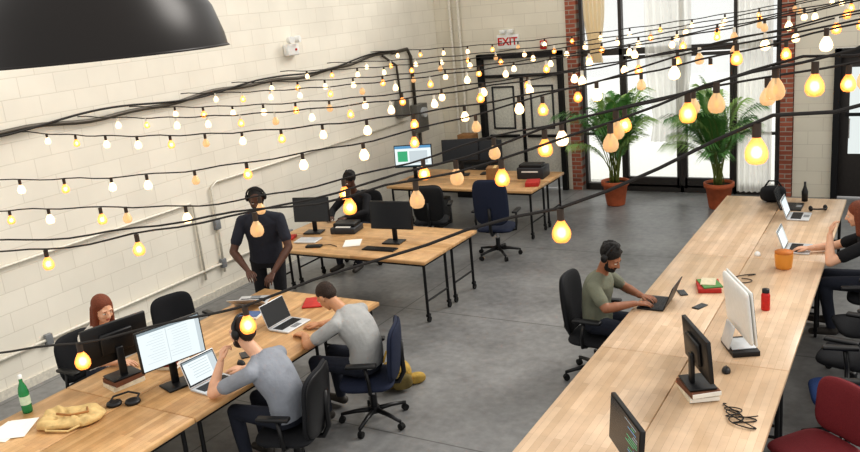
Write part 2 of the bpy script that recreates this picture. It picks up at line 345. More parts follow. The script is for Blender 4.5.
# ---------------------------------------------------------------- desk equipment (faces local +y : user on +y side)
scr_w=emitmat('screen_white',(228,238,240),.95);scr_d=emitmat('screen_dark',(20,28,36),.35);scr_b=emitmat('screen_blue',(90,150,190),.9)
scr_g=emitmat('screen_green',(60,170,120),.9);scr_gr=emitmat('screen_grey',(150,165,172),.8);scr_k=emitmat('screen_teal',(20,70,80),.6);scr_o=emitmat('screen_orange',(220,120,60),.8)
scr_l=emitmat('screen_light_grey',(205,216,220),.85)
def content(b,w,h,kind,M):
    old=b.M;b.M=old@M
    def q(x0,z0,x1,z1,m,d=.001):b.quad([(x0*w/2,d,z0*h/2),(x1*w/2,d,z0*h/2),(x1*w/2,d,z1*h/2),(x0*w/2,d,z1*h/2)],m)
    if kind=='doc':
        q(-1,-1,1,1,scr_w);q(-1,.88,1,1,scr_gr,.002);q(-1,-1,-.86,.88,scr_l,.002)
        for i in range(11):q(-.6,.72-i*.14,random.uniform(-.1,.1),.74-i*.14,scr_l,.002);q(.2,.72-i*.14,random.uniform(.5,.85),.74-i*.14,scr_l,.002)
        q(.1,-.9,.12,.85,scr_l,.002)
    elif kind=='mail':
        q(-1,-1,1,1,scr_w);q(-1,.84,1,1,scr_gr,.002);q(-1,-1,-.6,.84,scr_l,.002)
        for i in range(6):q(-.5,.6-i*.24,random.uniform(.3,.9),.66-i*.24,scr_l,.002)
    elif kind=='web':
        q(-1,-1,1,1,scr_w);q(-1,.75,1,1,scr_b,.002);q(-.8,-.7,.2,.5,scr_l,.002);q(.3,-.5,.85,.5,scr_g,.002);q(-1,-1,1,-.88,scr_k,.002)
    elif kind=='code':
        q(-1,-1,1,1,scr_d)
        for i in range(14):
            x=-.9+random.choice((0,.1,.2));q(x,.82-i*.12,x+random.uniform(.2,.8),.86-i*.12,random.choice((scr_g,scr_b,scr_o,scr_gr)),.002)
    else:q(-1,-1,1,1,scr_d)
    b.M=old
def monitor(loc,rz,w=.54,h=.33,kind='off',lift=.0,name='monitor',body=blackp,chin=0,books=0):
    b=B()
    z0=0
    if books:
        cs=[pm('book_cream',(222,212,190),.7),pm('book_brown',(110,70,50),.7),pm('book_blue',(60,80,110),.7)]
        for i in range(books):
            b.box((.01*i,0,z0+.019),(.26,.2,.036),cs[i%3],rot=(0,0,.1*i));b.box((.008+.01*i,.003,z0+.019),(.256,.2,.028),paper,rot=(0,0,.1*i));z0+=.038
    b.box((0,0,z0+.01),(.24,.19,.016),body,bev=.006);b.box((0,-.04,z0+.12+lift/2),(.06,.03,.22+lift),body,bev=.008)
    zc=z0+.11+lift+h/2;M=Matrix.Translation((0,0,zc))@Matrix.Rotation(.08,4,'X');old=b.M;b.M=M
    b.box((0,0,0),(w,.03,h),body,bev=.006);b.box((0,-.025,0),(w*.5,.03,h*.55),body,bev=.012)
    b.M=old;content(b,w*.955,(h-chin)*.93,kind,M@Matrix.Translation((0,.0165,chin/2)))
    return b.obj(name,loc,rz)
def imac(loc,rz):
    b=B();b.box((0,-.0,.02),(.3,.2,.04),blackp,bev=.004);b.box((0,-.0,.045),(.2,.18,.01),silver,bev=.003);b.box((0,-.09,.13),(.18,.012,.18),silver,rot=(-.25,0,0),bev=.004)
    M=Matrix.Translation((0,0,.345))@Matrix.Rotation(.1,4,'X');b.M=M
    b.pad((0,-.02,.0),.57,.42,.05,white,e=14,n=48);b.box((0,.008,0),(.57,.012,.42),white,bev=.004);b.box((0,.012,.03),(.56,.01,.35),blackp)
    b.M=Matrix.Identity(4);content(b,.53,.32,'web',M@Matrix.Translation((0,.018,.03)))
    return b.obj('desktop_computer',loc,rz)
def laptop(loc,rz,ang=108,body=silver,kind='off',s=1):
    b=B();b.box((0,0,.009),(.33*s,.23*s,.016),body,bev=.004);b.box((0,-.025*s,.0178),(.28*s,.11*s,.002),darkg)
    for r in range(5):
        for c in range(12):b.box(((c-5.5)*.0225*s,(-.068+r*.021)*s,.0195),(.018*s,.016*s,.002),blackp)
    b.box((0,.075*s,.0178),(.1*s,.06*s,.0015),grey)
    a=math.radians(ang-90);M=Matrix.Translation((0,-.115*s,.018))@Matrix.Rotation(a,4,'X');old=b.M;b.M=M
    b.box((0,-.004,.11*s),(.33*s,.008,.22*s),body,bev=.003);b.box((0,.0008,.112*s),(.32*s,.001,.205*s),blackp);b.M=old
    content(b,.3*s,.185*s,kind,M@Matrix.Translation((0,.001,.114*s)))
    return b.obj('laptop',loc,rz)
def headphones_geo(b,r=.085,drop=.0,mat=blackp):
    pts=[(r*math.sin(t),0,r*1.15*math.cos(t)) for t in np.linspace(-1.75,1.75,22)]
    b.tube(pts,.009,mat,8)
    for sx in(-1,1):b.ell((sx*r*.98,0,-.02),(.02,.034,.042),mat)
def phone(loc,rz):
    b=B();b.box((0,0,.004),(.07,.14,.008),blackp,bev=.003);b.box((0,0,.0085),(.062,.125,.001),scr_d);b.obj('phone',loc,rz)
def mouse(loc,rz,m=white):
    b=B();b.lathe([(.001,.036),(.014,.034),(.024,.026),(.03,.012),(.031,0),(.001,0)],(0,0,0),m,20);
    for i,v in enumerate(b.v):v.y*=1.6
    b.box((0,.03,.03),(.005,.015,.008),blackp);b.obj('computer_mouse',loc,rz)
def keyboard(loc,rz,m=white):
    b=B();b.box((0,0,.008),(.43,.13,.014),m,bev=.003)
    for r in range(5):
        for c in range(15):b.box(((c-7)*.027,(r-2)*.023,.017),(.022,.018,.005),m)
    b.obj('keyboard',loc,rz)
def bookpile(loc,rz,n=3,top=False):
    b=B();z=0;cs=[(222,212,190),(140,60,50),(60,80,110),(90,110,70)]
    for i in range(n):
        m=pm('book%d'%(i%4),cs[i%4],.7);b.box((.01*(i%2),0,z+.016),(.17,.24,.03),m,rot=(0,0,.12*i),bev=.002);b.box((.012,0,z+.016),(.168,.232,.022),paper,rot=(0,0,.12*i));z+=.032
    b.obj('book_pile',loc,rz)
    return z
# right long tables
imac((-1.08,6.12,T),face(.88,.47))
monitor((-1.21,5.30,T),face(.85,.52),.5,.3,'off',.0,books=2)
monitor((-1.37,4.22,T),face(-.8,-.6),.5,.3,'code',-.03)
laptop((-1.93,6.86,T),FXm,112,blackp,'code')
laptop((-.98,8.72,T),FX,110,silver,'mail')
laptop((-1.12,9.95,T),FX,108,silver,'doc')
laptop((-1.25,10.38,T),FX,108,blackp,'off')
phone((-1.77,7.19,T),.5);phone((-1.55,6.9,T),-.4);mouse((-1.33,8.45,T),.3);mouse((-1.1,5.7,T),.2,blackp)
b=B();b.box((0,0,.02),(.2,.28,.04),redbook,bev=.004);b.box((.01,0,.045),(.17,.24,.012),pm('green_cover',(90,140,80),.6),rot=(0,0,.2));b.box((.0,.02,.055),(.13,.18,.008),pm('cream_cover',(210,200,170),.7),rot=(0,0,-.15));b.obj('notebook_stack',(-1.58,7.38,T),.3)
b=B();b.lathe([(0.001,0),(.033,0),(.036,.01),(.036,.13),(.03,.15),(.024,.155)],(0,0,0),red,20);b.lathe([(.03,.155),(.03,.185),(.001,.19)],(0,0,0),blackp,20);b.obj('thermos_bottle',(-1.03,6.98,T))
og=glassmat('amber_plastic',(232,160,70),.2,rough=.3)
b=B();b.lathe([(.001,0),(.07,0),(.075,.02),(.085,.13),(.08,.15)],(0,0,0),og,24);b.lathe([(.083,.15),(.083,.165),(.001,.17)],(0,0,0),pm('amber_lid',(190,110,30)),24);b.lathe([(.001,.005),(.062,.005),(.07,.1),(.001,.11)],(0,0,0),pm('crackers',(210,150,70),.8,0,.4,60),20);b.obj('snack_jar',(-1.04,8.11,T),.3)
b=B()
for i in range(3):
    b.tube([(.13*math.sin(t*1.7+i)*math.cos(t*.6),.08*math.cos(t*1.3+i*2)+.03*t,.006+.004*i) for t in np.linspace(0,5,40)],.004,cable,6)
b.obj('charging_cable',(-.9,4.98,T))
b=B();b.tube([(.1*math.sin(t*1.5),.1*math.cos(t*1.3)+.03*t,.006) for t in np.linspace(0,6,40)],.004,cable,6);b.obj('charging_cable',(-1.35,7.6,T))
b=B();headphones_geo(b);o=b.obj('headphones',(-.95,10.25,T+.035),.4);o.rotation_euler=(math.pi/2.2,0,.5)
b=B();b.pad((0,0,.1),.3,.2,.16,fab_bk,e=3);b.tube([(-.1,0,.18),(-.05,0,.26),(.05,0,.26),(.1,0,.18)],.01,fab_bk);b.obj('black_bag',(-1.5,10.62,T),.2)
b=B();b.lathe([(.001,0),(.035,0),(.037,.12),(.02,.17),(.013,.2),(.013,.24),(.001,.24)],(0,0,0),blackp,16);b.obj('wine_bottle',(-1.15,10.7,T))
# left tables
monitor((-4.98,4.12,T),face(1,-.3),.54,.33,'doc',.09)
monitor((-5.45,3.98,T),face(-1,.25),.54,.33,'off',.03,books=2)
laptop((-4.66,4.22,T),face(1,-.1),112,silver,'mail')
laptop((-4.9,5.42,T),FX,110,silver,'off')
laptop((-5.72,5.85,T),face(-.4,.9),150,silver,'off')
b=B();b.box((0,0,.008),(.2,.27,.014),redbook,bev=.002);b.obj('red_notebook',(-5.05,5.98,T),.5)
b=B();b.box((0,0,.01),(.21,.15,.02),paper,bev=.002);b.box((0,0,.024),(.19,.14,.006),pm('blue_cover',(90,110,150),.7),rot=(0,0,.1));b.obj('open_book',(-5.45,5.5,T),.2)
phone((-4.85,4.75,T),.9);mouse((-4.75,4.6,T),1.2,blackp)
z=bookpile((-5.34,4.4,T),.3,2)
b=B();b.lathe([(.04,-.006),(.055,-.006),(.06,.006),(.055,.018),(.03,.022),(.001,.02)],(-.07,0,.006),blackp,18);b.lathe([(.04,-.006),(.055,-.006),(.06,.006),(.055,.018),(.03,.022),(.001,.02)],(.07,0,.006),blackp,18)
b.tube([(-.1,0,.025),(-.1,.09,.03),(0,.15,.03),(.1,.09,.03),(.1,0,.025)],.008,blackp);b.obj('headphones',(-5.15,3.72,T),.6)
b=B();gg=glassmat('green_glass',(50,150,90),.35);b.lathe([(.001,0),(.036,0),(.038,.02),(.038,.17),(.03,.21),(.014,.25),(.013,.29)],(0,0,0),gg,20);b.lathe([(.016,.28),(.016,.31),(.001,.31)],(0,0,0),white,14);b.cyl((0,0,.07),(0,0,.14),.0385,pm('label',(200,215,190)),n=20);b.obj('water_bottle',(-5.8,3.35,T))
b=B();b.box((0,0,.002),(.21,.29,.003),paper);b.box((.06,.04,.005),(.21,.29,.003),paper,rot=(0,0,.3));b.obj('paper_sheets',(-5.66,3.08,T),.3)
b=B();n=48;rings=[]
for j in range(9):
    t=j/8;r=[.0,.2,.225,.22,.2,.16,.12,.07,.001][j];z=[.0,.0,.015,.035,.055,.065,.06,.05,.045][j]
    for k in range(n):
        a=2*math.pi*k/n;ca,sa=math.cos(a),math.sin(a);x=math.copysign(abs(ca)**.6,ca);y=math.copysign(abs(sa)**.6,sa)
        rings.append((r*1.05*x*(1+.06*math.sin(3*a+j*.6)),r*.7*y*(1+.06*math.cos(2*a+j*.5)),z+(.014*math.sin(4*a+j*1.1)+.008*math.sin(9*a-j)) *(1 if j>2 else 0)))
b.add(rings,[[i*n+k,i*n+(k+1)%n,(i+1)*n+(k+1)%n,(i+1)*n+k] for i in range(8) for k in range(n)],tan,True)
b.tube([(-.17,-.05,.05),(-.12,-.16,.015),(.05,-.2,.012),(.19,-.08,.03)],.009,tan);b.tube([(.12,.04,.07),(.16,-.05,.08),(.04,-.08,.08),(-.08,-.02,.075)],.009,pm('tan_strap',(170,120,70),.8))
b.obj('tote_bag',(-5.33,3.38,T),.6)
# mid table
monitor((-5.39,8.0,T),face(.1,-1),.56,.34,'off',.06)
monitor((-6.72,8.15,T),face(.25,-1),.5,.32,'off',.04)
b=B();b.box((0,0,.04),(.34,.3,.08),darkg,bev=.012);b.box((0,.02,.1),(.3,.22,.05),blackp,bev=.012);b.box((0,-.1,.085),(.2,.06,.01),paper);b.obj('desktop_printer',(-6.3,8.3,T),.2)
b=B();b.box((0,0,.012),(.16,.2,.024),redbook,bev=.003);b.obj('red_book',(-6.9,7.85,T),.4)
b=B();b.box((0,0,.012),(.2,.09,.024),blackp,bev=.008);b.tube([(.08,0,.02),(.2,.05,.01),(.3,-.02,.008)],.005,cable);b.obj('power_adapter',(-6.3,7.6,T),.3)
b=B();b.box((0,0,.01),(.3,.22,.018),silver,bev=.004);b.box((0,.112,.01),(.24,.004,.01),darkg);b.obj('closed_laptop',(-6.55,7.8,T),.2)
b=B();b.box((0,0,.003),(.21,.29,.005),paper,rot=(0,0,.2));b.obj('paper_sheets',(-5.9,7.85,T),.3)
keyboard((-5.4,7.7,T),.05,blackp)
# far table
monitor((-7.0,11.2,T),face(.35,-1),.62,.36,'web',.1)
monitor((-6.35,11.6,T),face(.35,-1),.6,.36,'off',.12)
monitor((-5.95,11.75,T),face(.2,-1),.5,.34,'off',.1)
b=B();b.box((0,0,.09),(.42,.36,.18),darkg,bev=.015);b.box((0,-.05,.2),(.36,.22,.05),blackp,bev=.01);b.box((0,-.16,.12),(.26,.06,.02),paper);b.obj('desktop_printer',(-5.1,11.6,T),.1)
b=B();b.box((0,0,.12),(.26,.22,.24),pm('cardboard',(150,110,70),.8),bev=.004);b.box((0,0,.2405),(.05,.22,.001),tan);b.obj('cardboard_box',(-5.55,11.2,T),.3)
b=B();b.box((0,0,.03),(.2,.28,.06),redbook,bev=.004);b.obj('red_binder',(-4.9,11.1,T),.3)
b=B();b.box((0,0,.22),(.2,.45,.44),blackp,bev=.01);b.box((0,-.226,.3),(.16,.004,.2),darkg);b.obj('computer_tower',(-6.6,11.2,0))
b=B();b.box((0,0,.45),(.7,.4,.9),blackp,bev=.01);
for z in(.2,.5,.78):b.box((0,-.205,z),(.62,.01,.22),darkg);b.box((0,-.215,z+.05),(.15,.02,.015),chrome)
b.box((-.15,0,1.02),(.3,.25,.24),pm('cardboard',(150,110,70),.8),bev=.004);b.box((.18,0,.98),(.2,.2,.16),blackp,bev=.01)
b.obj('storage_cabinet',(-6.9,13.2,0))
# ---------------------------------------------------------------- chairs placement
chair((-4.97,9.95,0),.15,fab_nv,bh=.66,bt=1.15,bw_=.5,shell=fab_nv)
chair((-3.98,5.33,0),FXm+.45,fab_nv,fab_nv,bh=.5,bt=.93,bw_=.5,shell=fab_nv)
chair((-4.05,4.36,0),FXm+.3,fab_bk,bh=.55,bt=.95,bw_=.5)
chair((-2.46,6.8,0),FX,fab_bk,bh=.56,bt=1.0)
chair((-6.73,9.25,0),FYm,fab_bk,bh=.55,bt=1.0)
chair((-6.38,4.4,0),FX,fab_bk,bt=.88,bh=.45)
chair((-6.22,5.35,0),FX-.3,fab_bk,bt=.9,bh=.45)
chair((-.3,7.7,0),FXm+.3,fab_bk,bh=.5,bt=.95)
chair((-.35,7.0,0),FXm-.2,fab_bk,bh=.5,bt=.95)
chair((-.35,6.3,0),FXm+.2,fab_bk,fab_bl,bh=.52,bt=.95)
chair((-.46,5.4,0),FXm+.9,fab_rd,bh=.4,bt=.84,bw_=.44,arms=False,shell=fab_rd)
chair((-.25,8.48,0),FXm,fab_bk)
chair((-6.1,10.1,0),.4,fab_bk,bt=1.0)
b=B();b.pad((0,0,.14),.3,.26,.2,yel,e=2.8,rot=(.2,0,0));b.pad((.03,-.11,.1),.2,.15,.08,pm('olive_canvas',(110,96,56),.85,0,.2,20,.4),e=3);b.tube([(-.1,.05,.26),(-.05,.1,.34),(.06,.1,.33),(.1,.05,.25)],.012,yel)
b.pad((.2,.02,.05),.18,.1,.1,yel,e=2.4);b.obj('backpack',(-4.15,5.95,0),.8)
# ---------------------------------------------------------------- palms
def palm(loc,h,seed,nf=20,spread=.75):
    rnd=random.Random(seed);b=B()
    b.lathe([(.001,0),(.14,0),(.15,.02),(.2,.34),(.225,.34),(.23,.41),(.2,.41),(.19,.36),(.001,.36)],(0,0,0),terra,28);b.lathe([(.001,.375),(.192,.37)],(0,0,0),soil,24)
    for i in range(nf):
        a=rnd.uniform(0,2*math.pi);L=h*rnd.uniform(.55,1.12);sp=spread*rnd.uniform(.2,1);lf=rnd.choice((leafm,leafm,leafm2))
        if math.sin(a)>0:sp=min(sp,.55)
        d=V((math.cos(a),math.sin(a),0));side=V((-d.y,d.x,0));base=V((rnd.uniform(-.07,.07),rnd.uniform(-.07,.07),.37));P=[]
        for k in range(15):
            t=k/14;P.append(base+d*(sp*t**1.7)*1.0+V((0,0,L*(t*1.15-.33*t**3.2*(.5+sp)))))
        b.tube(P,.009,stemm,6,.003)
        for k in range(5,15):
            for sub in (0,.25,.5,.75):
                t=(k+sub)/14
                if t>1:continue
                p=P[k] if sub==0 else P[k]+(P[min(k+1,14)]-P[k])*sub
                tang=(P[min(k+1,14)]-P[k-1]).normalized();ll=(.33*math.sin(math.pi*min(1,(t-.25)/.9))+.08)*rnd.uniform(.85,1.1)
                for sd in(-1,1):
                    dr=(side*sd*.75+tang*.8+V((0,0,-.05))).normalized();tip=p+dr*ll+V((0,0,-ll*ll*1.1));mid=p+dr*ll*.5+V((0,0,.01))
                    if tip.y+loc[1]>YB-.05:tip.y=YB-.05-loc[1]
                    if mid.y+loc[1]>YB-.05:mid.y=YB-.05-loc[1]
                    wv=tang.cross(dr).cross(dr).normalized()*.0085
                    b.add([p,mid+wv,tip,mid-wv],[[0,1,2,3]],lf)
    return b.obj('potted_palm',loc,0)
palm((-4.25,12.95,0),1.65,3,32,.85);palm((-2.62,13.0,0),1.55,5,32,.9)
# ---------------------------------------------------------------- pendant lamp
b=B();pr=[(.228,0),(.225,.02),(.21,.07),(.175,.125),(.13,.17),(.07,.2),(.045,.215),(.045,.29),(.02,.31),(.001,.31)]
b.lathe(pr,(0,0,0),brownm,64);b.lathe([(r-.006,z-.004) for r,z in pr[:7]]+[(.001,.205)],(0,0,0),lampin,64);b.lathe([(.228,0),(.232,-.004),(.222,-.004),(.222,0)],(0,0,0),brownm,64)
b.cyl((0,0,.3),(0,0,1.36),.006,cable);b.ell((0,0,.12),(.04,.04,.06),white);b.obj('pendant_lamp',(-1.29,1.03,3.462))
# ---------------------------------------------------------------- string lights
core=emitmat('bulb_filament',(255,232,180),14);mid=glassmat('bulb_inner_glow',(255,210,150),.45,2.2,(255,196,120),.1);lit=glassmat('lit_bulb_glass',(255,190,120),.55,1.0,(255,156,64),.1)
litw=glassmat('bright_bulb_glass',(255,236,205),.4,1.7,(255,212,160),.1)
faint_glow=glassmat('amber_glow_bulb_glass',(238,206,160),.45,.3,(255,205,145),.08);sock=pm('bulb_socket',(58,44,32),.6);sockw=pm('pale_bulb_socket',(226,220,206),.5)  # switched-off bulbs get a faint glow put into their amber glass
b=B()
def bulb(p,s,kind,white_s=False):
    p=V(p);g={'lit':lit,'w':litw,'u':faint_glow}[kind];n=16
    b.cyl(p+V((0,0,.004)),p-V((0,0,.04*s)),.014*s,sockw if white_s else sock,n=10)
    z=-.036*s
    prof=[(.011,0),(.014,-.008),(.022,-.02),(.031,-.036),(.036,-.054),(.034,-.072),(.024,-.086),(.001,-.092)]
    b.lathe([(r*s,zz*s+z) for r,zz in prof],p,g,n)
    if kind!='u':
        b.ell(p+V((0,0,z-.052*s)),(.017*s,.017*s,.02*s),core,10,7)
        if kind=='lit':b.ell(p+V((0,0,z-.052*s)),(.027*s,.027*s,.029*s),mid,12,8)
    else:
        b.cyl(p+V((0,0,z)),p+V((0,0,z-.03*s)),.004*s,sock,n=6);b.ell(p+V((0,0,z-.05*s)),(.009*s,.009*s,.02*s),lit,8,6)  # small glowing core added inside the switched-off bulbs too
def cat(ps,x):
    for i in range(len(ps)-1):
        if ps[i][0]<=x<=ps[i+1][0]:
            p0=ps[max(i-1,0)];p1=ps[i];p2=ps[i+1];p3=ps[min(i+2,len(ps)-1)];t=(x-p1[0])/(p2[0]-p1[0])
            return V([x]+[.5*(2*p1[k]+(p2[k]-p0[k])*t+(2*p0[k]-5*p1[k]+4*p2[k]-p3[k])*t*t+(3*p1[k]-p0[k]-3*p2[k]+p3[k])*t**3) for k in(1,2)])
    return V(ps[-1])
def strand(ps,bx,r=.005,s=1.15,kinds='lu',ws=False,jit=.0):
    xs=np.linspace(ps[0][0],ps[-1][0],70);pts=[cat(ps,min(x,ps[-1][0]-1e-5)) for x in xs]
    pts=[p+V((0,.004*math.sin(i*2.1),.006*math.sin(i*1.3))) for i,p in enumerate(pts)]
    b.tube(pts,r,cable,6)
    for i,x in enumerate(bx):
        k=kinds[i%len(kinds)];k={'l':'lit','u':'u','w':'w'}[k]
        p=cat(ps,x)+V((0,0,-.006));bulb(p,s*random.uniform(.92,1.05),k,ws)
S1=[(-7.9,1.75,2.35),(-5.6,1.9,2.02),(-4.01,1.96,2.08),(-3.05,2.04,2.24),(-2.12,2.14,2.48),(-1.31,2.25,2.75),(-.93,2.30,2.86),(-.62,2.34,2.99),(-.37,2.38,3.11),(.05,2.43,3.26),(2.5,2.8,4.2)]
S2=[(-7.9,2.4,2.5),(-6.3,2.45,2.36),(-4.85,2.52,2.38),(-3.91,2.58,2.43),(-3.26,2.65,2.54),(-2.56,2.73,2.66),(-2.07,2.78,2.77),(-1.58,2.84,2.89),(-1.22,2.90,3.00),(-.74,2.95,3.11),(-.35,3.0,3.21),(.05,3.06,3.3),(2.5,3.3,4.1)]
S3=[(-7.9,3.45,2.35),(-6.58,3.49,2.28),(-4.69,3.52,2.38),(-3.77,3.53,2.43),(-3.0,3.56,2.55),(-2.34,3.60,2.69),(-1.76,3.64,2.84),(-1.36,3.66,2.92),(-.82,3.69,3.04),(.05,3.73,3.22),(2.5,3.9,4.0)]
S4=[(-7.9,3.8,2.42),(-7.10,3.83,2.43),(-5.21,3.95,2.47),(-4.33,4.02,2.53),(-3.57,4.09,2.62),(-2.87,4.16,2.72),(-2.23,4.23,2.85),(-1.70,4.29,2.97),(-.98,4.38,3.14),(.05,4.48,3.34),(2.5,4.7,4.1)]
S5=[(-7.9,2.3,2.7),(-4.2,2.45,2.5),(-2.03,2.65,2.75),(-1.55,2.74,2.86),(-1.13,2.82,2.97),(-.65,2.93,3.14),(.0,3.05,3.34),(2.5,3.3,4.2)]
for S in(S1,S2,S3,S4,S5):S[0]=(-7.81,)+S[0][1:]
strand(S1,[-4.07,-3.04,-2.14,-.93,-.38],.0055,.88,'lllll')
strand(S2,[-4.5,-3.95,-3.3,-2.58,-2.08,-1.58,-1.22,-.95,-.7,-.42,-.15],.005,.84,'lllulululuu')
strand(S3,[-6.2,-5.7,-5.25,-4.7,-4.45,-3.9,-3.3,-2.7,-2.2,-1.8,-1.45,-1.15,-.85,-.55,-.25],.005,.84,'llwluwulluwluul')
strand(S4,[-6.6,-6.1,-5.6,-5.1,-4.75,-4.3,-3.85,-3.4,-2.95,-2.6,-2.2,-1.8,-1.5,-1.1,-.8,-.4],.005,.82,'wwlwwulwwlul')
strand(S5,[-1.7,-1.35,-.95,-.6,-.3],.005,.84,'uluul')
for j,(y,zl,zr,sg,ph) in enumerate(((5.1,2.62,3.4,.32,.0),(5.8,2.66,3.42,.28,.2),(6.5,2.66,3.35,.25,.3),(7.3,2.7,3.4,.22,.15),(8.2,2.72,3.4,.24,.25),(9.2,2.75,3.35,.2,.05),(10.3,2.75,3.4,.22,.3),(11.5,2.8,3.35,.18,.1))):
    L=8.5;ps=[(XW+.09+L*t,y+.15*t,zl+(zr-zl)*t-sg*4*t*(1-t)) for t in np.linspace(0,1,14)]
    strand(ps,[XW+.5+ph+i*.42 for i in range(19)],.006,.86,'wlwwluwlw',ws=(j in(1,3,6)))
b.obj('string_lights')
# ---------------------------------------------------------------- people
def skinm(n,c):return pm(n,c,.5,0,.06,20)
def clothm(n,c):return pm(n,c,.9,0,.08,9,.6,bscale=13)
class Fig:
    def __init__(s):s.p=[];s.hand=[]
    def cap(s,a,b_,r0,r1,m,dst=None):(s.p if dst is None else dst).append(('c',V(a),V(b_),r0,r1,m))
    def ell(s,c,r,m,R=None):s.p.append(('e',V(c),V(r),R or Matrix.Identity(3),m))
    def loft(s,cs,rs,S,m):s.p.append(('l',[V(c) for c in cs],rs,V(S).normalized(),m))
def fig_mesh(prims,voxel,smooth):
    vs=[];fs=[]
    def put(rings,n):
        o=len(vs)
        for r in rings:vs.extend(r)
        for i in range(len(rings)-1):
            for k in range(n):fs.append([o+i*n+k,o+i*n+(k+1)%n,o+(i+1)*n+(k+1)%n,o+(i+1)*n+k])
        fs.append([o+k for k in range(n)][::-1]);fs.append([o+(len(rings)-1)*n+k for k in range(n)])
    for q in prims:
        if q[0]=='c':
            _,a,b_,r0,r1,m=q;ax=(b_-a)
            if ax.length<1e-5:ax=V((0,0,1))*1e-4
            d=ax.normalized();u=d.orthogonal().normalized();w=d.cross(u);n=14;rings=[]
            for t in (-1.45,-1,-.5,0):rings.append([a+d*(r0*math.sin(t))+(u*math.cos(2*math.pi*k/n)+w*math.sin(2*math.pi*k/n))*(r0*math.cos(t)) for k in range(n)])
            for t in (0,.5,1,1.45):rings.append([b_+d*(r1*math.sin(t))+(u*math.cos(2*math.pi*k/n)+w*math.sin(2*math.pi*k/n))*(r1*math.cos(t)) for k in range(n)])
            put(rings,n)
        elif q[0]=='e':
            _,c,r,R,m=q;n=20;rings=[]
            for j in range(11):
                t=-1.5+3.0*j/10;rings.append([c+R@V((r.x*math.cos(t)*math.cos(2*math.pi*k/n),r.y*math.cos(t)*math.sin(2*math.pi*k/n),r.z*math.sin(t))) for k in range(n)])
            put(rings,n)
        else:
            _,cs,rs,S,m=q;n=24;rings=[]
            K=len(cs);st=[]
            for i in range(K-1):
                for t in (0,.33,.66):
                    p0,p1,p2,p3=cs[max(i-1,0)],cs[i],cs[i+1],cs[min(i+2,K-1)]
                    c=.5*(2*p1+(p2-p0)*t+(2*p0-5*p1+4*p2-p3)*t*t+(3*p1-p0-3*p2+p3)*t**3)
                    st.append((c,rs[i][0]*(1-t)+rs[i+1][0]*t,rs[i][1]*(1-t)+rs[i+1][1]*t))
            st.append((cs[-1],rs[-1][0],rs[-1][1]))
            for i,(c,rx,ry) in enumerate(st):
                d=(st[min(i+1,len(st)-1)][0]-st[max(i-1,0)][0]).normalized();s_=(S-d*S.dot(d)).normalized();f_=d.cross(s_)
                rings.append([c+s_*(rx*math.cos(2*math.pi*k/n))+f_*(ry*math.sin(2*math.pi*k/n)) for k in range(n)])
            put(rings,n)
    me=bpy.data.meshes.new('tmp');me.from_pydata([tuple(v) for v in vs],[],fs)
    bm=bmesh.new();bm.from_mesh(me);bmesh.ops.recalc_face_normals(bm,faces=bm.faces);bm.to_mesh(me);bm.free()
    o=bpy.data.objects.new('tmp',me);bpy.context.collection.objects.link(o)
    md=o.modifiers.new('r','REMESH');md.mode='VOXEL';md.voxel_size=voxel
    sm=o.modifiers.new('s','SMOOTH');sm.factor=.5;sm.iterations=smooth
    dg=bpy.context.evaluated_depsgraph_get();ev=o.evaluated_get(dg);m2=bpy.data.meshes.new_from_object(ev)
    bpy.data.objects.remove(o)
    nv=len(m2.vertices);co=np.empty(nv*3);m2.vertices.foreach_get('co',co);co=co.reshape(-1,3)
    faces=[list(p.vertices) for p in m2.polygons];fc=np.array([co[f].mean(0) for f in faces])
    best=np.full(len(faces),1e9);who=np.zeros(len(faces),int);ml=[]
    for q in prims:
        if q[0]=='c':
            a=np.array(q[1]);d=np.array(q[2])-a;L=max(d@d,1e-9);t=np.clip((fc-a)@d/L,0,1);dist=np.linalg.norm(fc-a-t[:,None]*d,axis=1)-(q[3]*(1-t)+q[4]*t);m=q[5]
        elif q[0]=='e':
            R=np.array(q[3]);l=(fc-np.array(q[1]))@R;r=np.array(q[2]);k=np.linalg.norm(l/r,axis=1);g=np.linalg.norm(l/(r*r),axis=1)+1e-9;dist=k*(k-1)/g;m=q[4]
        else:
            cs,rs,S=q[1],q[2],np.array(q[3]);dist=np.full(len(faces),1e9);m=q[4]
            for i in range(len(cs)-1):
                a=np.array(cs[i]);d=np.array(cs[i+1])-a;L=d@d;tt=(fc-a)@d/L;t=np.clip(tt,0,1);dn=d/math.sqrt(L);s_=S-dn*(S@dn);s_/=np.linalg.norm(s_);f_=np.cross(dn,s_)
                qv=fc-a-t[:,None]*d;rx=rs[i][0]*(1-t)+rs[i+1][0]*t;ry=rs[i][1]*(1-t)+rs[i+1][1]*t
                k=np.sqrt((qv@s_/rx)**2+(qv@f_/ry)**2)+np.abs(qv@dn)/.03;dist=np.minimum(dist,(k-1)*np.minimum(rx,ry))
        if m not in ml:ml.append(m)
        i=ml.index(m);w_=dist<best;best[w_]=dist[w_];who[w_]=i
    return co,faces,who,ml
